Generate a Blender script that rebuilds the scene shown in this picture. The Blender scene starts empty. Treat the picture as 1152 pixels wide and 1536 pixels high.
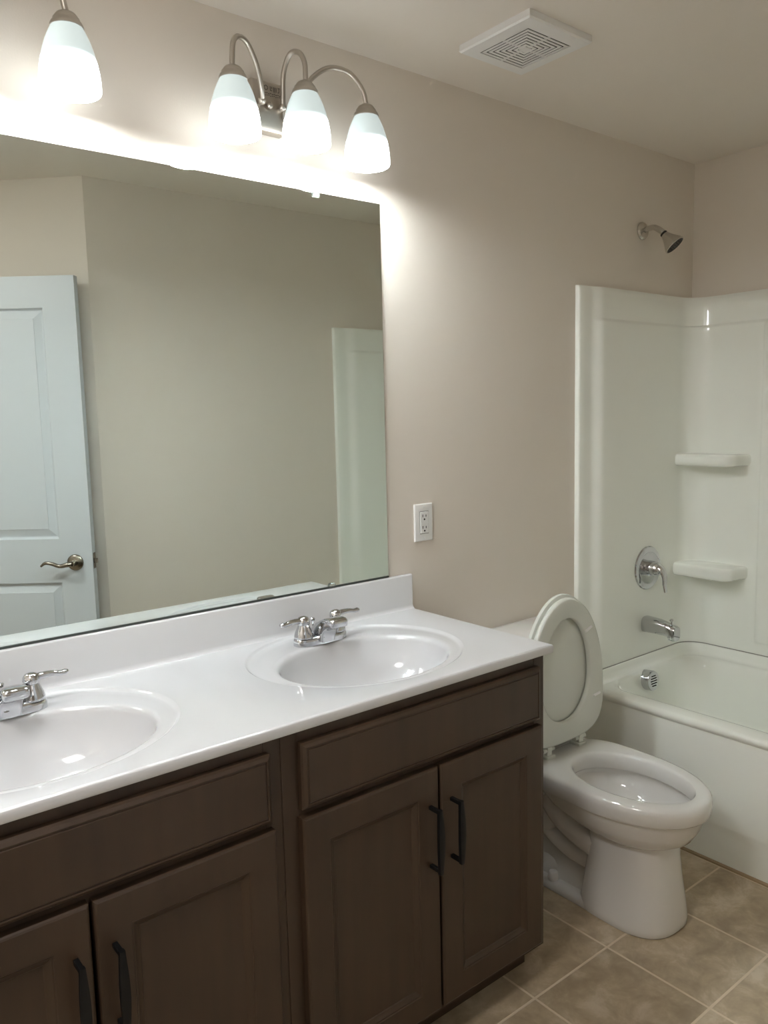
import bpy, bmesh, math, random
from mathutils import Vector, Matrix
random.seed(3)
PI = math.pi
scene = bpy.context.scene
col = scene.collection

# ------------------------------------------------------------------ camera
cam_d = bpy.data.cameras.new('camera'); cam = bpy.data.objects.new('camera', cam_d); col.objects.link(cam)
cam_d.sensor_fit = 'VERTICAL'; cam_d.sensor_height = 36.0
cam_d.lens = 1198.95 / 1536 * 36.0
cam_d.clip_start = 0.05
_y, _p, _r = math.radians(-38.6139), math.radians(-6.8829), math.radians(-1.3873)
fw = Vector((-math.sin(_y) * math.cos(_p), math.cos(_y) * math.cos(_p), math.sin(_p)))
rt = Vector((math.cos(_y), math.sin(_y), 0)); up = rt.cross(fw)
rt2 = rt * math.cos(_r) + up * math.sin(_r); up2 = up * math.cos(_r) - rt * math.sin(_r)
m = Matrix.Identity(4)
for i in range(3):
    m[i][0], m[i][1], m[i][2] = rt2[i], up2[i], -fw[i]
m[0][3], m[1][3], m[2][3] = -0.2385, -1.8086, 1.4744
cam.matrix_world = m
scene.camera = cam

# ------------------------------------------------------------------ light and exposure
w = bpy.data.worlds.new('world'); scene.world = w; w.use_nodes = True
w.node_tree.nodes['Background'].inputs[0].default_value = (0.9, 0.95, 1, 1)
w.node_tree.nodes['Background'].inputs[1].default_value = 0.05
SHADE_LOW, SHADE_UP, SHADE_IN, BULB = 1.75, 0.16, 41.0, 12.0
HALL_FILL, ROOM_FILL = 0.6, 6.5
def area(name, loc, target, sx, sy, power, c):
    d = bpy.data.lights.new(name, 'AREA'); d.shape = 'RECTANGLE'; d.size = sx; d.size_y = sy; d.energy = power; d.color = c
    o = bpy.data.objects.new(name, d); col.objects.link(o); o.location = loc
    o.rotation_euler = (Vector(target) - Vector(loc)).to_track_quat('-Z', 'Y').to_euler(); return o
# fill light added in the unseen hall, brightening the room through the doorway
area('hall_fill', (-.15, -2.75, 2.25), (.6, -.6, 1.0), .7, .5, HALL_FILL, (1, .99, .97))
# fill area light added under the ceiling, out of view left, with no fixture
area('room_fill', (-.50, -1.05, 2.42), (-.35, -1.05, 0), .4, .4, ROOM_FILL, (1, .99, .97))
LAMP_COL = (0.975, 1.0, 1.02, 1)
scene.view_settings.view_transform = 'Standard'
scene.view_settings.look = 'None'
scene.view_settings.exposure = 1.46
scene.view_settings.gamma = 1.0
scene.view_settings.use_curve_mapping = False
scene.cycles.use_denoising = True
scene.cycles.max_bounces = 14
scene.cycles.diffuse_bounces = 8
scene.cycles.glossy_bounces = 8
scene.cycles.sample_clamp_indirect = 6.0
scene.cycles.caustics_reflective = False
scene.cycles.caustics_refractive = False

# ------------------------------------------------------------------ materials
def mat(name, color, rough=0.5, metal=0.0, coat=0.0, spec=0.5, bump=None, vary=None):
    M = bpy.data.materials.new(name); M.use_nodes = True
    nt = M.node_tree; b = nt.nodes['Principled BSDF']
    b.inputs['Base Color'].default_value = (*color, 1); b.inputs['Roughness'].default_value = rough
    b.inputs['Metallic'].default_value = metal; b.inputs['Coat Weight'].default_value = coat
    b.inputs['Specular IOR Level'].default_value = spec
    if bump or vary:
        geo = nt.nodes.new('ShaderNodeNewGeometry')
    if vary:
        sc, amt = vary
        n = nt.nodes.new('ShaderNodeTexNoise'); n.inputs['Scale'].default_value = sc; n.inputs['Detail'].default_value = 4
        nt.links.new(geo.outputs['Position'], n.inputs['Vector'])
        mx = nt.nodes.new('ShaderNodeMix'); mx.data_type = 'RGBA'
        mx.inputs['A'].default_value = (*[c * (1 - amt) for c in color], 1)
        mx.inputs['B'].default_value = (*[min(1, c * (1 + amt)) for c in color], 1)
        nt.links.new(n.outputs['Fac'], mx.inputs['Factor']); nt.links.new(mx.outputs['Result'], b.inputs['Base Color'])
    if bump:
        sc, st = bump
        n = nt.nodes.new('ShaderNodeTexNoise'); n.inputs['Scale'].default_value = sc; n.inputs['Detail'].default_value = 3
        nt.links.new(geo.outputs['Position'], n.inputs['Vector'])
        bp = nt.nodes.new('ShaderNodeBump'); bp.inputs['Strength'].default_value = st; bp.inputs['Distance'].default_value = 0.002
        nt.links.new(n.outputs['Fac'], bp.inputs['Height']); nt.links.new(bp.outputs['Normal'], b.inputs['Normal'])
    return M

M = {}
M['wall'] = mat('beige_paint', (0.72, 0.665, 0.595), 0.75, spec=0.25, bump=(260, 0.12), vary=(1.5, 0.012))
M['ceiling'] = mat('ceiling_paint', (0.78, 0.73, 0.665), 0.9, spec=0.2, bump=(200, 0.12))
M['trim'] = mat('white_trim_paint', (0.78, 0.79, 0.80), 0.35)
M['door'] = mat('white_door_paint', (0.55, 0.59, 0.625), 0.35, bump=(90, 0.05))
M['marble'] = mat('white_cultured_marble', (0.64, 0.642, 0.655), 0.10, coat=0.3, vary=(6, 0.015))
M['acrylic'] = mat('white_acrylic', (0.84, 0.86, 0.81), 0.11, coat=0.3)
M['porcelain'] = mat('white_porcelain', (0.71, 0.70, 0.68), 0.08, coat=0.4)
M['seatplastic'] = mat('white_seat_plastic', (0.66, 0.68, 0.63), 0.22)
M['plastic'] = mat('white_plastic', (0.78, 0.78, 0.77), 0.3)
M['chrome'] = mat('chrome', (0.60, 0.61, 0.63), 0.05, metal=1)
M['chrome2'] = mat('satin_chrome', (0.60, 0.58, 0.54), 0.22, metal=1)
M['nickel'] = mat('brushed_nickel', (0.50, 0.46, 0.41), 0.32, metal=1, bump=(300, 0.05))
M['dark_nickel'] = mat('aged_nickel', (0.27, 0.245, 0.21), 0.25, metal=1)
M['black'] = mat('black_metal', (0.004, 0.004, 0.0045), 0.5, spec=0.3)
M['dark'] = mat('dark_void', (0.012, 0.011, 0.010), 0.8)
M['mark'] = mat('dark_etched_mark', (0.07, 0.065, 0.06), 0.6)
M['mirror'] = mat('mirror_silver', (0.885, 0.96, 0.925), 0.0, metal=1)
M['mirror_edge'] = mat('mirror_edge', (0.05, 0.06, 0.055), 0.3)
M['clip'] = mat('clear_plastic', (0.9, 0.95, 0.93), 0.05); M['clip'].node_tree.nodes['Principled BSDF'].inputs['Transmission Weight'].default_value = .9
M['joint'] = mat('grey_sealant', (0.22, 0.22, 0.20), 0.5)
M['caulk'] = mat('beige_caulk', (0.34, 0.25, 0.15), 0.7)

def wood():
    W = bpy.data.materials.new('dark_stained_maple'); W.use_nodes = True
    nt = W.node_tree; b = nt.nodes['Principled BSDF']
    tc = nt.nodes.new('ShaderNodeNewGeometry')
    mp = nt.nodes.new('ShaderNodeMapping'); mp.inputs['Scale'].default_value = (28, 28, 2.2)
    n = nt.nodes.new('ShaderNodeTexNoise'); n.inputs['Scale'].default_value = 1; n.inputs['Detail'].default_value = 6
    n2 = nt.nodes.new('ShaderNodeTexNoise'); n2.inputs['Scale'].default_value = 3.5; n2.inputs['Detail'].default_value = 2
    nt.links.new(tc.outputs['Position'], mp.inputs['Vector']); nt.links.new(mp.outputs['Vector'], n.inputs['Vector'])
    nt.links.new(tc.outputs['Position'], n2.inputs['Vector'])
    ad = nt.nodes.new('ShaderNodeMath'); ad.operation = 'ADD'
    nt.links.new(n.outputs['Fac'], ad.inputs[0]); nt.links.new(n2.outputs['Fac'], ad.inputs[1])
    cr = nt.nodes.new('ShaderNodeValToRGB'); e = cr.color_ramp.elements
    mr = nt.nodes.new('ShaderNodeMath'); mr.operation = 'MULTIPLY'; mr.inputs[1].default_value = 0.5
    nt.links.new(ad.outputs[0], mr.inputs[0])
    e[0].position = 0.3; e[0].color = (0.037, 0.0215, 0.0122, 1)
    e[1].position = 0.7; e[1].color = (0.064, 0.037, 0.0205, 1)
    nt.links.new(mr.outputs[0], cr.inputs['Fac']); nt.links.new(cr.outputs['Color'], b.inputs['Base Color'])
    b.inputs['Roughness'].default_value = 0.42
    return W
M['wood'] = wood()

TX, TY, TS = 1.4992, -0.5743, 0.3016
def tile():
    T = bpy.data.materials.new('brown_floor_tile'); T.use_nodes = True
    nt = T.node_tree; b = nt.nodes['Principled BSDF']; L = nt.links.new
    g = nt.nodes.new('ShaderNodeNewGeometry')
    mp = nt.nodes.new('ShaderNodeMapping'); mp.inputs['Location'].default_value = (-TX / TS, -TY / TS, 0)
    mp.inputs['Scale'].default_value = (1 / TS, 1 / TS, 0)
    L(g.outputs['Position'], mp.inputs['Vector'])
    fr = nt.nodes.new('ShaderNodeVectorMath'); fr.operation = 'FRACTION'; L(mp.outputs['Vector'], fr.inputs[0])
    sb = nt.nodes.new('ShaderNodeVectorMath'); sb.operation = 'SUBTRACT'; sb.inputs[1].default_value = (.5, .5, 0); L(fr.outputs[0], sb.inputs[0])
    ab = nt.nodes.new('ShaderNodeVectorMath'); ab.operation = 'ABSOLUTE'; L(sb.outputs[0], ab.inputs[0])
    sx = nt.nodes.new('ShaderNodeSeparateXYZ'); L(ab.outputs[0], sx.inputs[0])
    mxm = nt.nodes.new('ShaderNodeMath'); mxm.operation = 'MAXIMUM'; L(sx.outputs[0], mxm.inputs[0]); L(sx.outputs[1], mxm.inputs[1])
    gr = nt.nodes.new('ShaderNodeMapRange'); gr.inputs['From Min'].default_value = 0.4875; gr.inputs['From Max'].default_value = 0.4905
    L(mxm.outputs[0], gr.inputs['Value'])
    fl = nt.nodes.new('ShaderNodeVectorMath'); fl.operation = 'FLOOR'; L(mp.outputs['Vector'], fl.inputs[0])
    wn = nt.nodes.new('ShaderNodeTexWhiteNoise'); L(fl.outputs[0], wn.inputs['Vector'])
    of = nt.nodes.new('ShaderNodeVectorMath'); of.operation = 'MULTIPLY_ADD'; of.inputs[1].default_value = (7, 7, 7)
    L(wn.outputs['Color'], of.inputs[0]); L(g.outputs['Position'], of.inputs[2])
    n1 = nt.nodes.new('ShaderNodeTexNoise'); n1.inputs['Scale'].default_value = 13; n1.inputs['Detail'].default_value = 8; n1.inputs['Roughness'].default_value = .65; n1.inputs['Distortion'].default_value = .35
    L(of.outputs[0], n1.inputs['Vector'])
    cr = nt.nodes.new('ShaderNodeValToRGB'); e = cr.color_ramp.elements
    e[0].position = .36; e[0].color = (0.36, 0.285, 0.195, 1); e[1].position = .68; e[1].color = (0.60, 0.51, 0.39, 1)
    k = e.new(.52); k.color = (0.46, 0.37, 0.255, 1)
    L(n1.outputs['Fac'], cr.inputs['Fac'])
    hv = nt.nodes.new('ShaderNodeMapRange'); hv.inputs['To Min'].default_value = .92; hv.inputs['To Max'].default_value = 1.08
    L(wn.outputs['Value'], hv.inputs['Value'])
    sc = nt.nodes.new('ShaderNodeVectorMath'); sc.operation = 'SCALE'; L(cr.outputs['Color'], sc.inputs[0]); L(hv.outputs[0], sc.inputs['Scale'])
    mx = nt.nodes.new('ShaderNodeMix'); mx.data_type = 'RGBA'; mx.inputs['B'].default_value = (0.66, 0.56, 0.43, 1)
    L(gr.outputs[0], mx.inputs['Factor']); L(sc.outputs[0], mx.inputs['A']); L(mx.outputs['Result'], b.inputs['Base Color'])
    rg = nt.nodes.new('ShaderNodeMapRange'); rg.inputs['To Min'].default_value = .38; rg.inputs['To Max'].default_value = .8
    L(gr.outputs[0], rg.inputs['Value']); L(rg.outputs[0], b.inputs['Roughness'])
    iv = nt.nodes.new('ShaderNodeMath'); iv.operation = 'SUBTRACT'; iv.inputs[0].default_value = 1; L(gr.outputs[0], iv.inputs[1])
    ad = nt.nodes.new('ShaderNodeMath'); ad.operation = 'MULTIPLY_ADD'; ad.inputs[1].default_value = .15; L(n1.outputs['Fac'], ad.inputs[0]); L(iv.outputs[0], ad.inputs[2])
    bp = nt.nodes.new('ShaderNodeBump'); bp.inputs['Strength'].default_value = .6; bp.inputs['Distance'].default_value = .0015
    L(ad.outputs[0], bp.inputs['Height']); L(bp.outputs['Normal'], b.inputs['Normal'])
    return T
M['tile'] = tile()

def shade_mat(SHADE_LOW, name):
    """frosted glass shade: the bulb sits in its lower half, so the glass above the socket glows much less"""
    S = bpy.data.materials.new(name); S.use_nodes = True
    nt = S.node_tree; b = nt.nodes['Principled BSDF']; L = nt.links.new
    b.inputs['Base Color'].default_value = (.62, .70, .70, 1); b.inputs['Roughness'].default_value = .25
    tc = nt.nodes.new('ShaderNodeTexCoord'); sx = nt.nodes.new('ShaderNodeSeparateXYZ'); L(tc.outputs['Generated'], sx.inputs[0])
    cr = nt.nodes.new('ShaderNodeValToRGB'); e = cr.color_ramp.elements
    e[0].position = .47; e[0].color = (1, 1, 1, 1); e[1].position = .55; e[1].color = (.0, .0, .0, 1)
    k = e.new(.505); k.color = (.18, .18, .18, 1)
    L(sx.outputs[2], cr.inputs['Fac'])
    mr = nt.nodes.new('ShaderNodeMapRange'); mr.inputs['To Min'].default_value = SHADE_UP; mr.inputs['To Max'].default_value = SHADE_LOW
    L(cr.outputs['Color'], mr.inputs['Value']); L(mr.outputs[0], b.inputs['Emission Strength'])
    mx = nt.nodes.new('ShaderNodeMix'); mx.data_type = 'RGBA'; mx.inputs['A'].default_value = (.80, .95, .98, 1); mx.inputs['B'].default_value = LAMP_COL
    L(cr.outputs['Color'], mx.inputs['Factor']); L(mx.outputs['Result'], b.inputs['Emission Color'])
    return S
M['shade'] = shade_mat(SHADE_LOW, 'frosted_glass_shade'); M['shade_in'] = shade_mat(SHADE_IN, 'frosted_glass_inside')
def emit(name, c, s):
    E = bpy.data.materials.new(name); E.use_nodes = True
    b = E.node_tree.nodes['Principled BSDF']; b.inputs['Emission Color'].default_value = c; b.inputs['Emission Strength'].default_value = s
    return E
M['bulb'] = emit('lit_bulb', LAMP_COL, BULB)

# ------------------------------------------------------------------ helpers
OFF = {}
def thing(name, label, cat, loc=(0, 0, 0), group=None):
    o = bpy.data.objects.new(name, None); col.objects.link(o); o.empty_display_size = .05
    o.location = loc; OFF[o.name] = Vector(loc)
    o['label'] = label; o['category'] = cat
    if group: o['group'] = group
    return o
def tag(o, label, cat, group=None):
    o['label'] = label; o['category'] = cat
    if group: o['group'] = group
    return o
def link(name, bm, mt, parent=None, angle=35, label=None, origin=None):
    """one mesh object; the bmesh is in world coordinates"""
    off = OFF[parent.name] if parent is not None else Vector(origin or (0, 0, 0))
    bmesh.ops.recalc_face_normals(bm, faces=bm.faces)
    bmesh.ops.translate(bm, verts=bm.verts, vec=-off)
    me = bpy.data.meshes.new(name); bm.to_mesh(me); bm.free()
    for mm in (mt if isinstance(mt, (list, tuple)) else [mt]): me.materials.append(mm)
    me.shade_smooth(); me.set_sharp_from_angle(angle=math.radians(angle))
    o = bpy.data.objects.new(name, me); col.objects.link(o)
    OFF[o.name] = off
    if parent is not None: o.parent = parent
    else: o.location = off
    if label: o['label'] = label
    return o
def struct(name, bm, mt, parent=None, angle=35):
    o = link(name, bm, mt, parent, angle)
    if parent is None: o['kind'] = 'structure'
    return o
def copy_tree(o, parent=None):
    c = o.copy(); col.objects.link(c); c.parent = parent
    for ch in list(o.children): copy_tree(ch, c)
    return c

def new(): return bmesh.new()
def box(bm, x0, x1, y0, y1, z0, z1, bev=0, seg=2, mi=0):
    r = bmesh.ops.create_cube(bm, size=1)
    vs = r['verts']
    for v in vs:
        v.co = Vector(((x0 + x1) / 2 + v.co.x * (x1 - x0), (y0 + y1) / 2 + v.co.y * (y1 - y0), (z0 + z1) / 2 + v.co.z * (z1 - z0)))
    fs = set(f for v in vs for f in v.link_faces)
    for f in fs: f.material_index = mi
    if bev:
        es = list(set(e for v in vs for e in v.link_edges))
        bmesh.ops.bevel(bm, geom=es, offset=bev, segments=seg, affect='EDGES', profile=.6)
    return bm
def loft(bm, loops, cap0=True, cap1=True, closed=True, mi=0):
    rows = [[bm.verts.new(Vector(p)) for p in lp] for lp in loops]
    n = len(rows[0])
    for a, b in zip(rows, rows[1:]):
        for i in range(n if closed else n - 1):
            j = (i + 1) % n
            try:
                f = bm.faces.new((a[i], a[j], b[j], b[i])); f.material_index = mi
            except ValueError: pass
    if cap0: f = bm.faces.new(rows[0][::-1]); f.material_index = mi
    if cap1: f = bm.faces.new(rows[-1]); f.material_index = mi
    return rows
def frame_of(d):
    d = Vector(d).normalized()
    a = Vector((0, 0, 1)) if abs(d.z) < .95 else Vector((1, 0, 0))
    u = d.cross(a).normalized(); v = d.cross(u).normalized()
    return u, v
def lathe(bm, prof, origin=(0, 0, 0), axis=(0, 0, 1), n=32, cap0=False, cap1=False, mi=0):
    o = Vector(origin); d = Vector(axis).normalized(); u, v = frame_of(d)
    loops = []
    for r, h in prof:
        r = max(r, 1e-4)
        loops.append([o + d * h + (u * math.cos(2 * PI * i / n) + v * math.sin(2 * PI * i / n)) * r for i in range(n)])
    return loft(bm, loops, cap0, cap1, mi=mi)
def spline(pts, n=8):
    """Catmull-Rom through the points"""
    P = [Vector(p) for p in pts]; out = []
    for i in range(len(P) - 1):
        p0 = P[i - 1] if i else P[0] * 2 - P[1]; p1, p2 = P[i], P[i + 1]
        p3 = P[i + 2] if i + 2 < len(P) else P[-1] * 2 - P[-2]
        for k in range(n):
            t = k / n
            out.append(.5 * ((2 * p1) + (p2 - p0) * t + (2 * p0 - 5 * p1 + 4 * p2 - p3) * t * t + (3 * p1 - p0 - 3 * p2 + p3) * t ** 3))
    out.append(P[-1]); return out
def lerp_list(vals, n):
    out = []
    for a, b in zip(vals, vals[1:]):
        out += [a + (b - a) * k / n for k in range(n)]
    return out + [vals[-1]]
def tube(bm, pts, rad, seg=14, flat=None, up=None, mi=0):
    """sweep; rad number or list; flat = (su, sv) scale of the two cross axes, su across 'up'"""
    P = [Vector(p) for p in pts]; loops = []
    R = rad if isinstance(rad, list) else [rad] * len(P)
    u = None
    for i, p in enumerate(P):
        d = (P[min(i + 1, len(P) - 1)] - P[max(i - 1, 0)]).normalized()
        if up is not None:
            v = (Vector(up) - d * d.dot(Vector(up))).normalized(); u = d.cross(v)
        elif u is None: u, v = frame_of(d)
        else:
            u = (u - d * d.dot(u)).normalized(); v = d.cross(u)
        fu, fv = flat[i] if isinstance(flat, list) else (flat or (1, 1))
        loops.append([p + u * math.cos(2 * PI * k / seg) * R[i] * fu + v * math.sin(2 * PI * k / seg) * R[i] * fv for k in range(seg)])
    return loft(bm, loops, True, True, mi=mi)
def ball(bm, c, r, n=16, s=(1, 1, 1), mi=0):
    res = bmesh.ops.create_uvsphere(bm, u_segments=n, v_segments=max(8, n // 2), radius=r)
    for v in res['verts']: v.co = Vector((v.co.x * s[0], v.co.y * s[1], v.co.z * s[2])) + Vector(c)
def sgn(a): return (a > 0) - (a < 0)
def superell(t, e):
    c, s = math.cos(t), math.sin(t)
    return sgn(c) * abs(c) ** (2 / e), sgn(s) * abs(s) ** (2 / e)

# ------------------------------------------------------------------ the room
H, ZC, D = 0.897, 2.44, 1.4922
XE, XL, YB = 2.8376, -1.0, -2.05
bm = new(); box(bm, XL - .1, XE + .1, -3.4, .1, -.08, 0); struct('floor', bm, M['tile'])
bm = new(); box(bm, XL - .1, XE + .1, -3.4, .1, ZC, ZC + .1); struct('ceiling', bm, M['ceiling'])
bm = new(); box(bm, XL - .1, XE + .1, 0, .1, 0, ZC); struct('wall_front', bm, M['wall'])
bm = new(); box(bm, XE, XE + .1, -D - .1, 0, 0, ZC); struct('wall_right', bm, M['wall'])
bm = new(); box(bm, XL - .1, XL, -3.4, 0, 0, ZC); struct('wall_left', bm, M['wall'])
# opposite wall with its diagonal return
bm = new()
q = .907 - (abs(YB) - D)
loft(bm, [[(XE, -D, z), (.907, -D, z), (q, YB, z), (q + .14, YB, z), (.965, -D - .1, z), (XE, -D - .1, z)] for z in (0, ZC)])
struct('wall_back', bm, M['wall'])
# wall with the doorway the photo was taken from, and the hall beyond
bm = new(); box(bm, XL, -.56, YB - .11, YB, 0, ZC); box(bm, .235, q + .14, YB - .11, YB, 0, ZC); box(bm, -.56, .235, YB - .11, YB, 2.06, ZC)
struct('wall_doorway', bm, M['wall'])
bm = new(); box(bm, XL, 1.2, -3.4, -3.3, 0, ZC); struct('wall_hall_back', bm, M['wall'])
bm = new(); box(bm, 1.1, 1.2, -3.3, YB - .11, 0, ZC); struct('wall_hall_right', bm, M['wall'])
# baseboards
def baseboard(name, x0, x1, y0, y1):
    bm = new(); box(bm, x0, x1, y0, y1, 0, .083, .004); struct(name, bm, M['trim'])
baseboard('baseboard_front', 1.32, 2.07, -.013, 0)
baseboard('baseboard_back', .912, 2.07, -D, -D + .013)
bm = new()
dx = Vector((-1, -1, 0)).normalized(); nn = Vector((-1, 1, 0)).normalized()
A0 = Vector((.907, -D, 0)); A1 = A0 + dx * .58
loft(bm, [[A0 + Vector((0, 0, z)), A1 + Vector((0, 0, z)), A1 + nn * .013 + Vector((0, 0, z)), A0 + nn * .013 + Vector((0, 0, z))] for z in (0, .083)])
struct('baseboard_diagonal', bm, M['trim'])
# door casing
bm = new(); box(bm, -.62, -.56, YB, YB + .016, 0, 2.12, .004); box(bm, -.62, .235, YB, YB + .016, 2.06, 2.12, .004); struct('trim_1', bm, M['trim'])

# ------------------------------------------------------------------ open door (seen in the mirror)
DA = Vector((.829, -1.437, 0)); dd = Vector((-.769, -.639, 0)).normalized(); dn = Vector((-dd.y * -1, 0, 0))
dn = Vector((dd.y, -dd.x, 0))            # towards the room
def dpt(s, z, t=0.0): return DA + dd * s + dn * t + Vector((0, 0, z))
def rect_loop(s0, s1, z0, z1, t): return [dpt(s0, z0, t), dpt(s1, z0, t), dpt(s1, z1, t), dpt(s0, z1, t)]
bm = new()
Wd, Zt = .76, 2.045
def door_face(bm, side):
    T = 0.0 if side > 0 else -.035
    sg = 1 if side > 0 else -1
    v = {}
    panels = [(.13, .63, 1.011, 1.924), (.13, .63, .24, .832)]
    zs = [.012, .24, .832, 1.011, 1.924, Zt]; ss = [0, .13, .63, Wd]
    for i, s in enumerate(ss):
        for j, z in enumerate(zs): v[i, j] = bm.verts.new(dpt(s, z, T))
    for i in range(3):
        for j in range(5):
            if i == 1 and j in (1, 3): continue
            bm.faces.new((v[i, j], v[i + 1, j], v[i + 1, j + 1], v[i, j + 1]))
    for (s0, s1, z0, z1), j in zip(panels, (3, 1)):
        prev = [v[1, j], v[2, j], v[2, j + 1], v[1, j + 1]]
        for ins, dep in ((.003, -.006), (.008, -.0125), (.012, -.013), (.040, -.0045), (.041, -.003)):
            cur = [bm.verts.new(p) for p in rect_loop(s0 + ins, s1 - ins, z0 + ins, z1 - ins, T + sg * dep)]
            for k in range(4): bm.faces.new((prev[k], prev[(k + 1) % 4], cur[(k + 1) % 4], cur[k]))
            prev = cur
        bm.faces.new(prev)
    return [v[0, 0], v[3, 0], v[3, 5], v[0, 5]], [[v[i, 0] for i in range(4)], [v[3, j] for j in range(6)], [v[i, 5] for i in (3, 2, 1, 0)], [v[0, j] for j in range(5, -1, -1)]]
c1, e1 = door_face(bm, 1); c2, e2 = door_face(bm, -1)
for a, b in zip(e1, e2):
    for k in range(len(a) - 1): bm.faces.new((a[k], a[k + 1], b[k + 1], b[k]))
door = struct('door_1', bm, M['door'], angle=20)
bm = new()
rc = dpt(.070, .914)
lathe(bm, [(.033, 0), (.033, .004), (.030, .008), (.024, .010), (.013, .012), (.012, .045)], rc, dn, cap1=True)
pts = spline([dpt(.070, .914, .042), dpt(.085, .913, .048), dpt(.115, .908, .050), (dpt(.145, .918, .050)), dpt(.172, .921, .049), dpt(.192, .908, .047)], 6)
tube(bm, pts, lerp_list([.011, .010, .008, .0075, .007, .004], 6), 12)
# lever on the hidden face too
rc2 = dpt(.070, .914, -.035)
lathe(bm, [(.033, 0), (.033, .004), (.024, .010), (.012, .012), (.012, .030)], rc2, -dn, cap1=True)
struct('door_handle', bm, M['dark_nickel'], door)
bm = new()
for z0, z1, t0, t1, out in ((.886, .950, -.030, -.006, .0015), (.908, .926, -.025, -.011, .012)):
    loft(bm, [[dpt(-.0005 if o == 0 else -out, z, t) for z, t in ((z0, t0), (z1, t0), (z1, t1), (z0, t1))] for o in (0, 1)])
struct('latch', bm, M['dark_nickel'], door)
bm = new()
for z in (.25, 1.05, 1.85):
    tube(bm, [dpt(Wd + .006, z - .045, -.036), dpt(Wd + .006, z + .045, -.036)], .006, 10)
struct('hinge', bm, M['nickel'], door)

# ------------------------------------------------------------------ bathtub
XT = 2.1075
tub = thing('bathtub', 'white acrylic alcove bathtub along the far wall, empty', 'bathtub', (2.45, -.75, 0))
def rrect(x0, x1, y0, y1, r, z, n=8):
    out = []
    for cx, cy, a0 in ((x1 - r, y1 - r, 0), (x0 + r, y1 - r, PI / 2), (x0 + r, y0 + r, PI), (x1 - r, y0 + r, 1.5 * PI)):
        for k in range(n + 1):
            a = a0 + PI / 2 * k / n
            out.append((cx + r * math.cos(a), cy + r * math.sin(a), z))
    return out
bm = new()
YN, YF = -.012, -D + .012
loft(bm, [
    rrect(XT + .02, 2.826, YF, YN, .012, .36),
    rrect(XT + .012, 2.826, YF, YN, .012, .425), rrect(XT - .004, 2.826, YF, YN, .012, .440),
    rrect(XT - .006, 2.826, YF, YN, .012, .452), rrect(XT - .001, 2.826, YF, YN, .012, .4605), rrect(XT + .008, 2.820, YF + .006, YN - .006, .02, .464),
    rrect(XT + .062, 2.768, YF + .06, YN - .050, .10, .463),
    rrect(XT + .070, 2.762, YF + .066, YN - .056, .105, .461), rrect(XT + .076, 2.756, YF + .074, YN - .062, .11, .452),
    rrect(XT + .090, 2.745, YF + .11, YN - .070, .12, .40),
    rrect(XT + .115, 2.728, YF + .19, YN - .092, .13, .25), rrect(XT + .135, 2.715, YF + .25, YN - .105, .13, .14),
    rrect(XT + .165, 2.685, YF + .29, YN - .145, .13, .100), rrect(XT + .22, 2.63, YF + .36, YN - .22, .12, .085)], False, True)
link('tub_shell', bm, M['acrylic'], tub, 50)
# apron: a bulged panel above a recessed toe band
bm = new()
prof = [(XT, 0), (XT, .095), (XT - .001, .112), (XT - .006, .128), (XT - .010, .142), (XT - .0105, .30), (XT - .009, .40), (XT - .004, .442), (XT + .02, .444), (XT + .02, 0)]
prof = [(XT + .008, 0), (XT + .008, .100), (XT + .006, .115), (XT + .001, .130), (XT - .001, .142), (XT - .001, .30), (XT + .001, .40), (XT + .004, .436), (XT + .03, .438), (XT + .03, 0)]
loft(bm, [[(x, y, z) for x, z in prof] for y in (YF, YN)])
link('apron', bm, M['acrylic'], tub, 50)
# upstand that turns from the deck up to the wall panels
bm = new()
def ucurve(off, z):  # rounded-U path round three sides
    r = .0855 - off * .5; x1 = 2.791 - off; y1 = -.0395 - off; y0 = -D + .0395 + off; x0 = XT + .03
    out = [(x0, y1, z)]
    for cx, cy, a0 in ((x1 - r, y1 - r, PI / 2), (x1 - r, y0 + r, 0)):
        for k in range(9):
            a = a0 - PI / 2 * k / 8; out.append((cx + r * math.cos(a), cy + r * math.sin(a), z))
    out.append((x0, y0, z)); return out
loft(bm, [ucurve(-.02, .506), ucurve(-.001, .507), ucurve(.0015, .5055), ucurve(.003, .502), ucurve(.006, .487), ucurve(.011, .474), ucurve(.018, .4665), ucurve(.028, .4632)], False, False, closed=False)
link('upstand', bm, M['acrylic'], tub, 60)
bm = new()
oc = Vector((2.438, -.080, .424)); oa = Vector((0, -1, .10)).normalized()
lathe(bm, [(.039, -.01), (.039, .024), (.037, .029), (.033, .030), (.001, .0305)], oc, oa, 32, cap1=True)
ov = link('overflow_plate', bm, M['chrome'], tub)
bm = new()
u = Vector((1, 0, 0)); vv = oa.cross(u).normalized()
for k, wd in ((-2, .026), (-1, .036), (0, .04), (1, .036), (2, .026)):
    c = oc + oa * .0308 + vv * k * .0095
    a = Vector((math.cos(.0), 0, 0))
    loft(bm, [[c + u * sx * wd / 2 + vv * sy * .0018 + oa * t for sx, sy in ((-1, -1), (1, -1), (1, 1), (-1, 1))] for t in (0, .0008)])
link('slots', bm, M['dark'], ov)
bm = new(); box(bm, XT - .004, XT + .012, -D + .02, -.01, .0, .006); link('caulk_line', bm, M['caulk'], tub)

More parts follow.
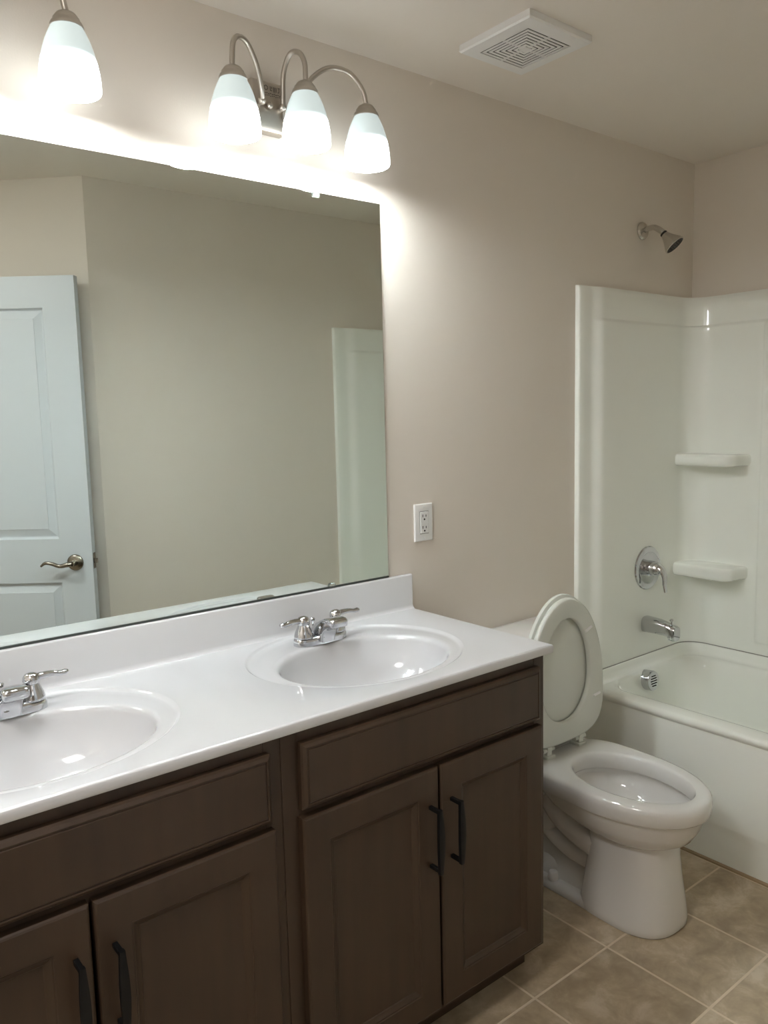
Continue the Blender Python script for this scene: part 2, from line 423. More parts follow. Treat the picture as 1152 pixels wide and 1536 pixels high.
# ------------------------------------------------------------------ shower surround
sur = thing('shower_surround', 'glossy white moulded shower wall panels standing above the bathtub', 'shower surround', (2.45, -.75, .5))
def smooth(a, b, t):
    t = min(1, max(0, (t - a) / (b - a))); return t * t * (3 - 2 * t)
XS, ZS0, ZT = 2.0859, .497, 1.911
zl = [ZS0, .62, .9, 1.2, 1.5, 1.74, 1.775, 1.786, 1.793, 1.799, 1.803, 1.85, 1.895, 1.905, 1.910, 1.911]
def end_panel(side):
    """side=-1: on the mirror wall (normal -y); +1: on the opposite wall"""
    Y0 = 0 if side < 0 else -D
    bm = new(); loops = []
    xs = [XS, XS, XS + .002, XS + .007, XS + .03, 2.118] + [2.12 + .008 * k for k in range(14)] + [2.25, 2.4, 2.55, 2.66, 2.70]
    for z in zl:
        lp = []
        rec = -.006 * (1 - smooth(1.791, 1.800, z))
        topk = smooth(1.895, 1.911, z)
        for i, x in enumerate(xs):
            if i == 0: d = 0
            elif i == 1: d = .0145
            elif i == 2: d = .0175
            elif i == 3: d = .019
            else:
                d = .0195 + .0115 * smooth(2.150, 2.206, x) - rec * smooth(2.155, 2.196, x)
            if i > 0: d -= topk * .006
            if z >= 1.911: d = 0
            lp.append((x, Y0 + side * d, max(z, .0) if x > 2.118 or z > .55 else z))
        loops.append(lp)
    # the front flange of the panel runs on down to the floor in front of the tub
    loops.insert(0, [(x if x < 2.104 else 2.104, y, 0.0) if True else None for x, y, z in loops[0]])
    low = []
    loft(bm, loops[1:], False, False, closed=False)
    box(bm, XS, 2.1055, min(Y0, Y0 + side * .019), max(Y0, Y0 + side * .019), .0, ZS0 + .01, .003)
    o = link('end_panel', bm, M['acrylic'], sur, 40)
    return o
end_panel(-1); end_panel(1)
XB = 2.800
def corner_path(off):
    """plan of the back panel with coved corners; off = distance out from the nominal face"""
    r = .085; x1 = XB - off; y1 = -.0313 - off; y0 = -D + .0313 + off
    out = [(2.697, y1)]
    for k in range(11):
        a = PI / 2 - PI / 2 * k / 10; out.append((x1 - r + r * math.cos(a), y1 - r + r * math.sin(a)))
    ys = [-.26, -.300, -.318, -.324, -.330, -.336, -.345, -.6, -.9, -1.147, -1.156, -1.162, -1.168, -1.174, -1.19, -1.23]
    out += [(x1, y) for y in ys]
    for k in range(11):
        a = -PI / 2 * k / 10; out.append((x1 - r + r * math.cos(a), y0 + r + r * math.sin(a)))
    out.append((2.697, y0)); return out
bm = new(); loops = []
zb = [ZS0, .53, .546, .552, .558, .564, .575, .8, 1.2, 1.5, 1.74, 1.775, 1.786, 1.793, 1.799, 1.803, 1.85, 1.895, 1.905, 1.910]
for z in zb:
    rec = -.006 * (1 - smooth(1.791, 1.800, z)); topk = smooth(1.895, 1.911, z) * .006
    pth = corner_path(-rec - topk)
    lp = []
    for x, y in pth:
        if x > 2.75 and -1.19 < y < -.31:       # raised centre field
            x -= .012 * smooth(.318, .336, -y) * (1 - smooth(1.156, 1.174, -y)) * smooth(.546, .566, z) * (1 - smooth(1.775, 1.793, z))
        lp.append((x, y, z))
    loops.append(lp)
wl = [(min(2.836, x + (.04 if x > 2.72 else 0)), (y if -D + .08 < y < -.08 else (-.001 if y > -.5 else -D + .001)), 1.911) for x, y in corner_path(0)]
loops.append(wl)
loft(bm, loops, False, False, closed=False)
link('back_panel', bm, M['acrylic'], sur, 40)
for z0, z1 in ((.800, .852), (1.247, 1.293)):
    bm = new()
    def plan(o, z):   # rounded shelf in the corner: straight front, rounded outer end
        pts = [(2.81, -.03), (2.676 + o, -.03)]
        for cx, cy, r, a0, a1 in ((2.676 + .045, -.272 + .045, .045 - o, PI, 1.5 * PI),):
            for k in range(9):
                a = a0 + (a1 - a0) * k / 8; pts.append((cx + r * math.cos(a), cy + r * math.sin(a)))
        pts += [(2.76, -.272 + o - .004), (2.785, -.282 + o), (2.81, -.298 + o)]
        return [(x, y, z) for x, y in pts]
    h = z1 - z0
    loft(bm, [plan(.012, z0), plan(.006, z0 + .003), plan(.002, z0 + .008), plan(0, z0 + .016), plan(0, z1 - .016), plan(.002, z1 - .008), plan(.006, z1 - .0025), plan(.012, z1)])
    link('corner_shelf', bm, M['acrylic'], sur, 60)

bm = new(); loft(bm, [ucurve(-.0005, .5066), ucurve(-.0005, .5096), ucurve(-.012, .5096)], False, False, closed=False); link('joint_line', bm, M['joint'], sur)
# fittings on the surround
sv = thing('shower_valve', 'round chrome shower valve with one lever on the shower panel', 'shower valve', (2.50, -.036, .856))
c = Vector((2.493, -.037, .856))
bm = new(); lathe(bm, [(.086, -.001), (.086, .002), (.083, .006), (.066, .010), (.060, .0095), (.056, .008), (.03, .009), (.001, .009)], c, (0, -1, 0), 48)
link('escutcheon', bm, M['chrome'], sv)
bm = new(); lathe(bm, [(.030, .006), (.029, .03), (.026, .045), (.022, .055), (.012, .062), (.001, .064)], c, (0, -1, 0), 28)
lv = spline([c + Vector((0, -.050, .012)), c + Vector((.002, -.066, -.004)), c + Vector((.004, -.074, -.030)), c + Vector((.006, -.074, -.060)), c + Vector((.008, -.078, -.088))], 6)
tube(bm, lv, lerp_list([.018, .018, .013, .011, .009], 6), 14, flat=(1.0, .6), up=(0, 1, 0))
link('lever', bm, M['chrome'], sv)
ts = thing('tub_spout', 'chrome tub spout with lift knob below the shower valve', 'tub spout', (2.50, -.036, .632))
c = Vector((2.488, -.037, .632)); bm = new()
def spout_loop(y, hw, zt, zb):
    r = []
    for k in range(24):
        a, b_ = superell(2 * PI * k / 24, 3.2); r.append((c.x + a * hw, c.y + y, c.z + (zt + zb) / 2 + b_ * (zt - zb) / 2))
    return r
loft(bm, [spout_loop(*a) for a in ((.004, .031, .032, -.031), (-.004, .031, .032, -.031), (-.06, .028, .029, -.029), (-.10, .026, .021, -.030), (-.108, .0255, .018, -.031), (-.110, .0255, .018, -.044), (-.130, .025, .014, -.046), (-.137, .022, .010, -.043))])
link('spout_body', bm, M['chrome'], ts, 45)
bm = new(); lathe(bm, [(.004, .0), (.0035, .018), (.0075, .019), (.0085, .024), (.006, .027), (.0005, .0275)], c + Vector((0, -.114, .012)), (0, 0, 1), 16)
link('diverter_knob', bm, M['chrome'], ts)
sh = thing('shower_fixture', 'satin metal shower head on a bent arm above the white panels', 'shower head', (2.482, 0, 2.14))
c = Vector((2.482, 0, 2.140)); bm = new()
lathe(bm, [(.033, 0), (.033, .003), (.028, .010), (.016, .014), (.011, .015)], c, (0, -1, 0), 32)
link('wall_flange', bm, M['chrome2'], sh)
bm = new()
hd = Vector((0.22, -.62, -.76)).normalized()
pe = c + Vector((.004, -.078, -.014))
tube(bm, spline([c, c + Vector((0, -.03, .004)), c + Vector((.001, -.052, .003)), pe, pe + hd * .016], 6), .0105, 14)
link('arm', bm, M['chrome2'], sh)
bm = new()
lathe(bm, [(.0115, 0.010), (.0135, .012), (.0135, .018), (.0115, .020)], pe, hd, 20)
link('collar', bm, M['dark'], sh)
bm = new()
lathe(bm, [(.004, .018), (.013, .018), (.016, .026), (.019, .034), (.027, .050), (.036, .066), (.0385, .072), (.0385, .076), (.035, .077)], pe, hd, 36)
hb = link('head', bm, M['chrome2'], sh)
bm = new()
lathe(bm, [(.0352, .0765), (.034, .075), (.001, .075)], pe, hd, 36)
uu, vv2 = frame_of(hd)
for rr, n in ((.028, 18), (.019, 12), (.010, 6)):
    for k in range(n):
        a = 2 * PI * k / n
        lathe(bm, [(.0022, .0745), (.0016, .079), (.0002, .0795)], pe + uu * math.cos(a) * rr + vv2 * math.sin(a) * rr, hd, 6)
link('spray_face', bm, M['mark'], hb)

# ------------------------------------------------------------------ toilet
XC = 1.705
toi = thing('toilet', 'white two-piece toilet with seat and lid raised, between vanity and tub', 'toilet', (XC, -.4, 0))
def egg(z, cy, a, bf, bb, ef=2.0, eb=2.0, n=56):
    out = []
    for k in range(n):
        t = 2 * PI * k / n
        if math.sin(t) >= 0: x, y = superell(t, eb); out.append((XC + x * a, cy + y * bb, z))
        else: x, y = superell(t, ef); out.append((XC + x * a, cy + y * bf, z))
    return out
bm = new()
loft(bm, [
    egg(.235, -.52, .040, .06, .06), egg(.240, -.52, .085, .100, .12), egg(.252, -.51, .112, .145, .16), egg(.275, -.50, .140, .190, .20, 2.1, 2.5), egg(.305, -.48, .160, .228, .22, 2.1, 3),
    egg(.335, -.47, .168, .248, .23, 2.1, 3.5), egg(.352, -.465, .173, .260, .232, 2.1, 3.8), egg(.3535, -.464, .180, .269, .234, 2.1, 4), egg(.359, -.463, .183, .275, .235, 2.1, 4),
    egg(.385, -.46, .1845, .280, .236, 2.1, 4), egg(.398, -.46, .1825, .278, .235, 2.1, 4), egg(.405, -.46, .177, .272, .230, 2.1, 4), egg(.4075, -.46, .168, .262, .224, 2.1, 4),
    egg(.4075, -.49, .138, .212, .186), egg(.406, -.492, .131, .205, .180), egg(.400, -.494, .126, .200, .176), egg(.385, -.495, .124, .198, .174), egg(.362, -.495, .126, .199, .176), egg(.355, -.495, .131, .203, .180),
    egg(.350, -.495, .142, .212, .19), egg(.335, -.49, .142, .212, .190), egg(.300, -.495, .130, .185, .165), egg(.270, -.51, .106, .130, .115), egg(.250, -.52, .082, .085, .078), egg(.225, -.52, .058, .055, .055), egg(.205, -.52, .035, .035, .035)], True, True)
link('bowl', bm, M['porcelain'], toi, 42)
# deck behind the bowl carrying the tank
bm = new(); box(bm, XC - .150, XC + .150, -.285, -.03, .30, .404, .022, 4)
box(bm, XC - .095, XC + .095, -.285, -.06, .16, .32, .035, 4)
link('tank_deck', bm, M['porcelain'], toi, 50)
bm = new()
def col_loop(z, yf, yb, a, e=2.6):
    cy = (yf + yb) / 2; b_ = (yb - yf) / 2; out = []
    for k in range(48):
        x, y = superell(2 * PI * k / 48, e if math.sin(2 * PI * k / 48) < 0 else 4.5); out.append((XC + x * a, cy + y * b_, z))
    return out
loft(bm, [col_loop(0, -.664, -.385, .118), col_loop(.006, -.668, -.385, .121), col_loop(.022, -.668, -.385, .120), col_loop(.06, -.664, -.39, .115), col_loop(.14, -.652, -.40, .106), col_loop(.20, -.645, -.41, .102), col_loop(.262, -.640, -.41, .1015)], True, False)
# foot and inner trunk behind the column
loft(bm, [rrect(XC - w_, XC + w_, -.46, -.115, .03, z) for w_, z in ((.113, 0), (.115, .006), (.113, .020), (.106, .028), (.095, .030))])
loft(bm, [rrect(XC - w_, XC + w_, yf, yb, .03, z) for w_, z, yf, yb in ((.082, .024, -.46, -.17), (.078, .05, -.46, -.185), (.066, .09, -.46, -.20), (.052, .13, -.46, -.19), (.048, .19, -.44, -.16), (.06, .26, -.37, -.12), (.085, .33, -.275, -.06))])
for sx in (-1, 1):     # the trapway showing as a curved ridge on either side
    tube(bm, spline([(XC + sx * .060, -.22, .335), (XC + sx * .072, -.255, .285), (XC + sx * .076, -.31, .235), (XC + sx * .072, -.375, .200), (XC + sx * .068, -.43, .185)], 8), .034, 16)
    tube(bm, spline([(XC + sx * .045, -.17, .30), (XC + sx * .055, -.19, .24), (XC + sx * .060, -.25, .175), (XC + sx * .058, -.33, .135), (XC + sx * .05, -.42, .12)], 8), .030, 16)
    ball(bm, (XC + sx * .042, -.250, .036), .044, 24, (1, 2.0, 1.35))
link('pedestal', bm, M['porcelain'], toi, 60)
for sx in (-1, 1):
    bm = new(); lathe(bm, [(.0165, .028), (.0165, .036), (.015, .048), (.0125, .053), (.006, .056), (.0005, .0565)], (XC + sx * .094, -.294, 0), (0, 0, 1), 24)
    link('bolt_cap', bm, M['plastic'], toi)
bm = new(); loft(bm, [rrect(XC - .195, XC + .195, -.205, -.020, .045, .385), rrect(XC - .202, XC + .202, -.212, -.018, .045, .43), rrect(XC - .208, XC + .208, -.216, -.016, .045, .736)])
link('tank', bm, M['porcelain'], toi, 50)
bm = new(); loft(bm, [rrect(XC - .212, XC + .212, -.220, -.012, .045, .734), rrect(XC - .218, XC + .218, -.226, -.010, .05, .742), rrect(XC - .218, XC + .218, -.226, -.010, .05, .758), rrect(XC - .214, XC + .214, -.222, -.012, .05, .767), rrect(XC - .205, XC + .205, -.213, -.018, .045, .770)])
link('tank_lid', bm, M['porcelain'], toi, 50)
def vegg(y, cz, a, bt, bb, et=2.0, eb=2.6, n=72, dx=0):
    out = []
    for k in range(n):
        t = 2 * PI * k / n
        x, z = superell(t, et if math.sin(t) >= 0 else eb)
        out.append((XC + dx + x * a, y, cz + z * (bt if math.sin(t) >= 0 else bb)))
    return out
def seat_loops(y, g): return vegg(y, .585, .188 - g, .316 - g, .147 - g, 2.0, 3.4)
def hole_loops(y, g): return vegg(y, .645, .116 + g, .190 + g, .138 + g, 2.0, 2.1)
bm = new()
ys = [-.272, -.2695, -.262, -.256, -.2535]; gs = [.007, .002, 0, .001, .005]
rows = [[bm.verts.new(p) for p in seat_loops(y, g)] for y, g in zip(ys, gs)]
hrows = [[bm.verts.new(p) for p in hole_loops(y, g)] for y, g in zip(ys, [.006, .002, 0, .001, .004])]
n = 72
for a, b in list(zip(rows, rows[1:])) + list(zip(hrows, hrows[1:])) + [(rows[0], hrows[0]), (rows[-1], hrows[-1])]:
    for i in range(n): bm.faces.new((a[i], a[(i + 1) % n], b[(i + 1) % n], b[i]))
seat = link('seat', bm, M['seatplastic'], toi, 50)
for bx, bz, an in ((.104, .785, .35), (.150, .560, .12), (-.150, .560, -.12)):
    bm = new()
    dv = Vector((math.cos(an), 0, math.sin(an)))
    cc = Vector((XC + bx, -.2725, bz)); tube(bm, [cc - dv * .018, cc - dv * .016, cc + dv * .016, cc + dv * .018], [.002, .0045, .0045, .002], 10)
    link('bumper', bm, M['plastic'], seat)
bm = new()
loft(bm, [vegg(y, .588, .189 - g, .322 - g, .148 - g, 2.0, 3.4) for y, g in ((-.2515, .006), (-.2495, .001), (-.245, 0), (-.238, .001), (-.2345, .008), (-.231, .03))])
link('lid', bm, M['seatplastic'], toi, 50)
for sx in (-1, 1):
    bm = new()
    box(bm, XC + sx * .078 - .020, XC + sx * .078 + .020, -.275, -.235, .404, .416, .004, 3)
    box(bm, XC + sx * .078 - .011, XC + sx * .078 + .011, -.268, -.242, .412, .446, .004, 3)
    tube(bm, [(XC + sx * .078 - .026, -.258, .431), (XC + sx * .078 + .026, -.258, .431)], .0085, 14)
    link('hinge', bm, M['seatplastic'], toi)

# ------------------------------------------------------------------ vanity cabinets
YFc = -.531
def cab_door(bm, x0, x1, z0, z1, y, prof):
    """nested rectangular loops: (inset, y offset towards the room)"""
    lps = [[(x0 + i, y - t, z0 + i), (x1 - i, y - t, z0 + i), (x1 - i, y - t, z1 - i), (x0 + i, y - t, z1 - i)] for i, t in prof]
    loft(bm, lps, True, True)
def make_cabinet(label):
    x0, x1 = .513, 1.283
    t = thing('vanity_cabinet', label, 'cabinet', ((x0 + x1) / 2, -.27, 0), 'vanity cabinets under the double countertop')
    bm = new()
    box(bm, x0, x0 + .016, -.513, -.004, .1, .875); box(bm, x1 - .016, x1, -.513, -.004, .1, .875)
    box(bm, x0 + .016, x1 - .016, -.513, -.004, .1, .116); box(bm, x0 + .016, x1 - .016, -.016, -.004, .116, .875)
    link('carcass', bm, M['wood'], t)
    bm = new()
    for a, b, c_, d_ in ((x0, x0 + .038, .088, .875), (x1 - .038, x1, .088, .875), (x0 + .038, x1 - .038, .836, .875), (x0 + .038, x1 - .038, .688, .722), (x0 + .038, x1 - .038, .088, .128)):
        box(bm, a, b, YFc, -.513, c_, d_, .0012, 1)
    link('face_frame', bm, M['wood'], t)
    bm = new(); box(bm, x0 + .001, x1 - .001, -.466, -.450, 0, .1); box(bm, x1 - .016, x1, -.464, -.004, 0, .1); box(bm, x0, x0 + .016, -.464, -.004, 0, .1)
    link('toe_kick', bm, M['wood'], t)
    bm = new(); cab_door(bm, .550, 1.253, .712, .848, YFc, ((.0, .0005), (0, .012), (.003, .0165), (.0085, .0205), (.0105, .0205), (.0115, .0185), (.0135, .0185), (.015, .0205), (.03, .0205)))
    link('drawer_front', bm, M['wood'], t, 20)
    for dx0, dx1, hx in ((.547, .9035, .876), (.9105, 1.257, .940)):
        bm = new()
        cab_door(bm, dx0, dx1, .112, .697, YFc, ((0, .0005), (0, .016), (.002, .019), (.005, .0205), (.060, .0205), (.0615, .0185), (.064, .0185), (.066, .017), (.074, .0135), (.076, .0115), (.080, .0115)))
        d = link('door', bm, M['wood'], t, 20)
        bm = new()
        yb = YFc - .0205; yo = yb - .031
        za, zb_ = .468, .617
        for z in (za + .006, zb_ - .006):
            box(bm, hx - .0045, hx + .0045, yo - .004, yb, z - .0045, z + .0045, .001, 1)
        pts = [(hx, yo - .001 - .003 * math.sin(PI * k / 16), za + (zb_ - za) * k / 16) for k in range(17)]
        loops = []
        for k, p in enumerate(pts):
            wd = .0045 + .0038 * math.sin(PI * k / 16) ** 1.2; th = .0042
            loops.append([(p[0] + sx * wd, p[1] + sy * th, p[2]) for sx, sy in ((-1, -1), (-.5, -1.25), (.5, -1.25), (1, -1), (1, 1), (-1, 1))])
        loft(bm, loops)
        link('handle', bm, M['black'], d, 40, 'black bow-shaped bar pull')
    return t
cabR = make_cabinet('dark brown vanity cabinet at the end of the counter, beside the toilet')
cabL = copy_tree(cabR); cabL.location.x -= .7705
cabL['label'] = 'dark brown vanity cabinet under the sink cut off by the photo edge'

# ------------------------------------------------------------------ countertop with two moulded bowls
X0c, X1c, YFr, BT, ZBs = -.258, 1.2993, -.5492, .014, 1.0005
ct = thing('vanity_countertop', 'glossy white cultured marble double-sink countertop with backsplash', 'countertop', (.52, -.27, .875))
bm = new()
def rl(o, z): return [(X0c - o, YFr - o, z), (X1c + o, YFr - o, z), (X1c + o, -.002, z), (X0c - o, -.002, z)]
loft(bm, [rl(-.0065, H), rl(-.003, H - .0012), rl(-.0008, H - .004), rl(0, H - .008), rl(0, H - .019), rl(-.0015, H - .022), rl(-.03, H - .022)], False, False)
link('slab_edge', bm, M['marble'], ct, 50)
SX = (.132, .900)
XM = (SX[0] + SX[1]) / 2
def ring(cx, cy, a, b, z, angs): return [Vector((cx + a * math.cos(t), cy + b * math.sin(t), z)) for t in angs]
def basin(cx, x0, x1, y0, y1):
    N = 144; cy = -.285
    angs = [2 * PI * k / N for k in range(N)]
    for px, py in ((x0, y0), (x1, y0), (x1, y1), (x0, y1)):
        t = math.atan2(py - cy, px - cx) % (2 * PI)
        i = min(range(N), key=lambda k: abs(angs[k] - t)); angs[i] = t
    outer = []
    for t in angs:
        c_, s_ = math.cos(t), math.sin(t)
        k = min((x1 - cx) / c_ if c_ > 1e-9 else 1e9, (x0 - cx) / c_ if c_ < -1e-9 else 1e9, (y1 - cy) / s_ if s_ > 1e-9 else 1e9, (y0 - cy) / s_ if s_ < -1e-9 else 1e9)
        outer.append(Vector((cx + c_ * k, cy + s_ * k, H)))
    oy = -.262
    loops = [outer]
    for y, a, b, z in ((oy, .2825, .2435, 0), (oy, .281, .242, -.0005), (oy, .278, .239, -.003), (oy, .2745, .2355, -.0055), (oy, .270, .231, -.0065), (oy - .01, .260, .218, -.0062),
                       (-.298, .240, .186, -.0062), (-.300, .2325, .1785, -.0068), (-.3, .2275, .1735, -.0085), (-.3, .2235, .1695, -.0125), (-.3, .221, .167, -.020),
                       (-.3, .216, .162, -.040), (-.3, .206, .153, -.068), (-.3, .188, .138, -.096), (-.298, .160, .115, -.120), (-.295, .120, .086, -.136), (-.292, .075, .055, -.146), (-.29, .035, .032, -.151), (-.29, .023, .023, -.152)):
        loops.append(ring(cx, y, a, b, H + z, angs))
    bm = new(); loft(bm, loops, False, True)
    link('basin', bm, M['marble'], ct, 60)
    bm = new(); lathe(bm, [(.026, -.150), (.024, -.1485), (.018, -.1495), (.017, -.152), (.001, -.1515)], (cx, -.29, H), (0, 0, 1), 28)
    link('drain', bm, M['chrome'], ct)
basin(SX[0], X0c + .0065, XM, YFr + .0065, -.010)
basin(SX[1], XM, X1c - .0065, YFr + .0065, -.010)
bm = new()
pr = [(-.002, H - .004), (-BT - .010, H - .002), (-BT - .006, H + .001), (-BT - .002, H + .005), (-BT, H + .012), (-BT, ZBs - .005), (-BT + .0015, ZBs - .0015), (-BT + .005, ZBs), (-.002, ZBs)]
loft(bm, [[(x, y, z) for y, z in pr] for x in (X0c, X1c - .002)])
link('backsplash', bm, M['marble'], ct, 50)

# ------------------------------------------------------------------ faucets
def make_faucet(cx, label):
    z = H - .0060; cy = -.103
    t = thing('faucet', label, 'faucet', (cx, cy, z), 'chrome faucets on the double vanity')
    bm = new()
    def base(g, zz):
        out = []
        for k in range(48):
            x, y = superell(2 * PI * k / 48, 3); w_ = 1.0
            out.append((cx + x * (.078 - g), cy + y * (.0275 - g) , z + zz))
        return out
    loft(bm, [base(0, 0), base(0, .012), base(.0015, .017), base(.005, .0205), base(.012, .0215)])
    link('base_plate', bm, M['chrome'], t, 45)
    for sx in (-1, 1):
        hx = cx + sx * .051
        bm = new()
        lathe(bm, [(.0255, .0195), (.0255, .022), (.0245, .027), (.0225, .034), (.0185, .043), (.0155, .050), (.0145, .053), (.0165, .055), (.0175, .060), (.0165, .067), (.0125, .073), (.006, .0755), (.0005, .076)], (hx, cy, z), (0, 0, 1), 28)
        h_ = link('handle', bm, M['chrome'], t, 50)
        bm = new()
        pts = spline([(hx + sx * .006, cy, z + .063), (hx + sx * .022, cy - .001, z + .0655), (hx + sx * .042, cy - .003, z + .066), (hx + sx * .056, cy - .005, z + .0635), (hx + sx * .067, cy - .006, z + .0645), (hx + sx * .073, cy - .006, z + .066)], 6)
        tube(bm, pts, lerp_list([.0105, .0095, .0078, .0072, .0080, .004], 6), 14, flat=(1, .8), up=(0, 0, 1))
        link('lever', bm, M['chrome'], h_, 60)
    bm = new()
    side = spline([(0, .026, .006), (0, .024, .026), (0, .010, .042), (0, -.016, .058), (0, -.046, .0715), (0, -.072, .0765), (0, -.088, .0755), (0, -.0945, .070), (0, -.0945, .060), (0, -.091, .054), (0, -.072, .050), (0, -.054, .040), (0, -.043, .024), (0, -.039, .006)], 5)
    ctr = Vector((0, -.025, .035))
    mid = spline([(0, .0, .012), (0, -.02, .036), (0, -.05, .056), (0, -.08, .065)], 8)
    def near(p): return min(mid, key=lambda q: (q - p).length)
    loops = []
    for sx, k in ((-1, .35), (-.985, .55), (-.93, .80), (-.82, .94), (-.6, 1), (0, 1.03), (.6, 1), (.82, .94), (.93, .80), (.985, .55), (1, .35)):
        lp = []
        for p in side:
            q = near(p); v = q + (p - q) * k
            hw = .0225 + .003 * min(1, max(0, -v.y / .08))
            lp.append((cx + sx * hw, cy + v.y, z + v.z))
        loops.append(lp)
    loft(bm, loops)
    link('spout', bm, M['chrome'], t, 50)
    bm = new(); lathe(bm, [(.0025, .02), (.0025, .052), (.006, .053), (.0068, .058), (.005, .0605), (.0005, .061)], (cx, cy + .034, z - .004), (0, 0, 1), 16)
    link('lift_rod', bm, M['chrome'], t)
    return t
fR = make_faucet(SX[1], 'chrome two-handle faucet behind the sink nearest the toilet')
fL = copy_tree(fR); fL.location.x += SX[0] - SX[1]
fL['label'] = 'chrome two-handle faucet of the sink cut off by the photo edge'

# ------------------------------------------------------------------ mirror
XM0, XM1, ZM0, ZM1 = -.19, 1.2125, 1.0035, 2.0595
mi = thing('mirror', 'large frameless wall mirror standing on the white backsplash', 'mirror', ((XM0 + XM1) / 2, 0, ZM0))
bm = new()
box(bm, XM0, XM1, -.006, -.0005, ZM0, ZM1, mi=1)
for f in bm.faces:
    if f.normal.y < -.9 or (f.calc_center_median().y < -.0059): f.material_index = 0
bm.normal_update()
link('glass', bm, [M['mirror'], M['mirror_edge']], mi)
bm = new(); box(bm, XM0, XM1, -.0085, -.0005, ZM0 - .0025, ZM0 + .0028); link('gap_shade_strip', bm, M['mirror_edge'], mi)  # dark strip standing in for the shade in the gap under the mirror
for x, z0 in ((1.008, ZM0 - .002), (.998, ZM1 - .012), (.02, ZM0 - .002), (.02, ZM1 - .012)):
    bm = new()
    lp = []
    for y, g in ((-.003, 0), (-.009, 0), (-.0115, .002)):
        lp.append([(x - .011 + g, y, z0), (x + .011 - g, y, z0), (x + .011 - g, y, z0 + .010), (x + .006, y, z0 + .014 - g), (x - .006, y, z0 + .014 - g), (x - .011 + g, y, z0 + .010)])
    loft(bm, lp); link('clip', bm, M['clip'], mi)

# ------------------------------------------------------------------ outlet
ou = thing('outlet', 'white two-socket outlet plate on the wall beside the mirror', 'outlet', (1.356, 0, 1.149))
ox, oz = 1.356, 1.1495
bm = new(); cab_door(bm, ox - .036, ox + .036, oz - .057, oz + .057, 0, ((0, 0), (0, .003), (.002, .0055), (.005, .0062), (.0195, .0062)))
link('cover_plate', bm, M['plastic'], ou, 25)
bm = new(); box(bm, ox - .0165, ox + .0165, -.0085, -.004, oz - .033, oz + .033, .001, 1)
box(bm, ox - .0155, ox + .0155, -.0092, -.008, oz - .0035, oz - .0008); 
fc = link('receptacle', bm, M['plastic'], ou)
bm = new()
box(bm, ox - .0178, ox + .0178, -.0064, -.006, oz - .0345, oz + .0345)
link('gap_line', bm, M['mark'], ou)
for dz in (.0155, -.0195):
    bm = new()
    box(bm, ox - .0085, ox - .006, -.0088, -.0080, oz + dz + .001, oz + dz + .0095); box(bm, ox + .0045, ox + .007, -.0088, -.0080, oz + dz + .0015, oz + dz + .0085)
    lathe(bm, [(.003, .0080), (.003, .0088)], (ox - .0005, 0, oz + dz - .0055), (0, -1, 0), 12, cap1=True)
    link('socket_holes', bm, M['dark'], fc)
for dz in (.048, -.048):
    bm = new(); lathe(bm, [(.0035, .006), (.0033, .0072), (.0005, .0076)], (ox, 0, oz + dz), (0, -1, 0), 14); link('screw', bm, M['trim'], ou)

# ------------------------------------------------------------------ ceiling fan grille
vx, vy, vh = 1.4615, -.3195, .122
ve = thing('exhaust_fan_grille', 'square white slotted exhaust fan cover on the ceiling', 'vent', (vx, vy, ZC))
bm = new()
def sq(h, z): return [(vx - h, vy - h, z), (vx + h, vy - h, z), (vx + h, vy + h, z), (vx - h, vy + h, z)]
loft(bm, [sq(vh - .001, ZC), sq(vh - .001, ZC - .012), sq(vh, ZC - .016), sq(vh - .004, ZC - .020), sq(.085, ZC - .0225), sq(.083, ZC - .0222), sq(.083, ZC - .0185)], False, False)
link('frame', bm, M['plastic'], ve, 20)
bm = new(); box(bm, vx - .084, vx + .084, vy - .084, vy + .084, ZC - .0195, ZC - .0185); link('dark_backing', bm, M['dark'], ve)
for k in range(6):
    ro = .0790 - k * .0115; ri = ro - .0072
    bm = new()
    a = [sq(ro, ZC - .0225), sq(ri, ZC - .0225), sq(ri, ZC - .0212), sq(ro, ZC - .0212)]
    loft(bm, a + [a[0]], False, False)
    link('louver', bm, M['plastic'], ve, 20)
bm = new(); box(bm, vx - .012, vx + .012, vy - .012, vy + .012, ZC - .0235, ZC - .012, .001, 1); link('centre_boss', bm, M['plastic'], ve)
bm = new()
for sx, sy in ((1, 0), (0, 1)):
    box(bm, vx - (.083 if sx else .003), vx + (.083 if sx else .003), vy - (.083 if sy else .003), vy + (.083 if sy else .003), ZC - .0222, ZC - .0195)
link('cross_rib', bm, M['plastic'], ve)

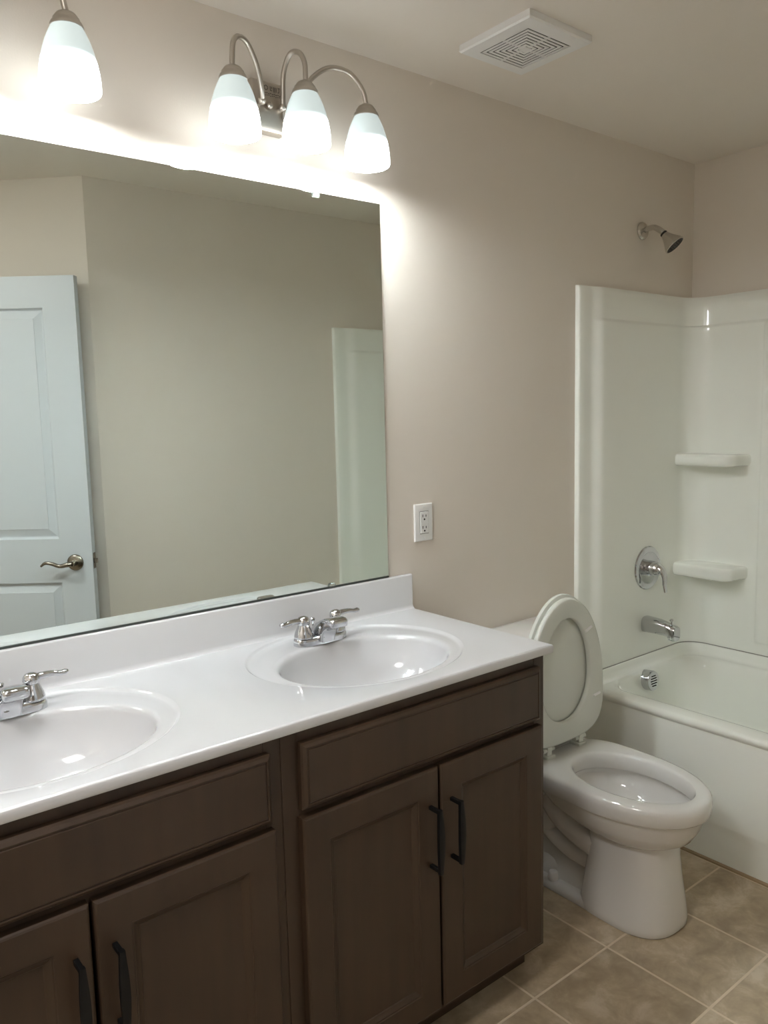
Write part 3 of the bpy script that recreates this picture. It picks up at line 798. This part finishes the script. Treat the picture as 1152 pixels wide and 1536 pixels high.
# ------------------------------------------------------------------ vanity lights
def make_light(label):
    t = thing('vanity_light', label, 'wall light', (.852, 0, 2.235), 'three-shade vanity lights above the mirror')
    bm = new(); cab_door(bm, .809, .896, 2.176, 2.296, 0, ((0, 0), (0, .020), (.002, .0245), (.006, .0262), (.02, .0265)))
    bp = link('backplate', bm, M['nickel'], t, 25)
    bm = new(); lathe(bm, [(.004, .025), (.004, .030), (.0075, .031), (.008, .036), (.005, .040), (.0005, .041)], (.852, 0, 2.236), (0, -1, 0), 18); link('finial', bm, M['nickel'], t)
    # faint etched certification mark near the top of the plate (unreadable in the photo)
    bm = new(); y = -.0268
    def st(x, z, w_, h_): box(bm, x, x + w_, y - .0002, y, z, z + h_)
    for k in range(10):
        a = 2 * PI * k / 10; st(.8465 + .005 * math.cos(a) - .001, 2.279 + .005 * math.sin(a) - .001, .0022, .0022)
    for x, z, w_, h_ in ((.858, 2.274, .0016, .010), (.858, 2.274, .006, .0016), (.8625, 2.279, .0016, .005), (.868, 2.272, .0016, .012), (.872, 2.272, .0014, .012), (.8755, 2.273, .0014, .011), (.880, 2.273, .003, .0016), (.880, 2.283, .006, .0016), (.8825, 2.273, .0014, .011)): st(x, z, w_, h_)
    for k in range(9): st(.842 + k * .0052, 2.2655 + .001 * (k % 2), .0036, .0018)
    for k in range(9): st(.843 + k * .0050, 2.2605 + .0008 * (k % 3), .0030, .0016)
    link('etched_mark', bm, M['mark'], bp)
    arms = [  # shade axis x, y, rim z, arm path from the plate
        (.703, -.123, 2.097, [(.828, -.026, 2.240), (.8265, -.040, 2.241), (.818, -.055, 2.258), (.792, -.078, 2.302), (.757, -.100, 2.332), (.727, -.115, 2.334), (.708, -.123, 2.316), (.703, -.123, 2.280), (.703, -.123, 2.254)]),
        (.900, -.118, 2.110, [(.886, -.026, 2.236), (.886, -.038, 2.237), (.884, -.044, 2.262), (.881, -.056, 2.312), (.884, -.082, 2.346), (.893, -.108, 2.343), (.899, -.121, 2.318), (.900, -.122, 2.285), (.900, -.122, 2.260)]),
        (1.086, -.116, 2.096, [(.893, -.016, 2.205), (.905, -.030, 2.214), (.925, -.048, 2.262), (.955, -.072, 2.312), (1.000, -.086, 2.341), (1.045, -.106, 2.332), (1.076, -.115, 2.298), (1.085, -.116, 2.270), (1.086, -.116, 2.254)])]
    for sxx, syy, zr, path in arms:
        bm = new(); tube(bm, spline(path, 7), .0062, 14)
        ball(bm, path[1], .0100, 16)
        arm = link('arm', bm, M['nickel'], t, 60)
        o = (sxx, syy, zr)
        bm = new(); lathe(bm, [(.0065, .1665), (.011, .166), (.0185, .162), (.0225, .157), (.0230, .1545), (.0255, .153), (.0262, .149), (.0298, .145), (.0325, .139), (.0325, .136), (.030, .1355)], o, (0, 0, 1), 36)
        link('shade_holder', bm, M['nickel'], arm, 40)
        bm = new()
        outp = [(.0560, .0155), (.0586, .018), (.0590, .023), (.0587, .038), (.0570, .056), (.0537, .074), (.0490, .092), (.0435, .109), (.0375, .123), (.0305, .137)]
        inp = [(.0275, .135), (.0345, .121), (.0402, .107), (.0457, .090), (.0504, .072), (.0537, .054), (.0554, .037), (.0557, .023), (.0552, .017)]
        lathe(bm, outp, o, (0, 0, 1), 48); lathe(bm, [outp[-1]] + inp + [outp[0]], o, (0, 0, 1), 48, mi=1)
        bmesh.ops.remove_doubles(bm, verts=bm.verts, dist=1e-5)
        link('shade', bm, [M['shade'], M['shade_in']], arm, 60)
        bm = new(); ball(bm, (sxx, syy, zr + .052), .024, 20)
        link('bulb', bm, M['bulb'], arm, 60)
    return t
vlR = make_light('three-shade brushed nickel vanity light above the middle of the mirror, all its shades visible')
vlL = copy_tree(vlR); vlL.location.x -= .745
larm = [c for c in vlL.children if c.name.startswith('arm')][1]; larm.location.x -= .035
vlL.location.z += .017
vlL['label'] = 'vanity light in the upper photo corner showing only one hanging shade'
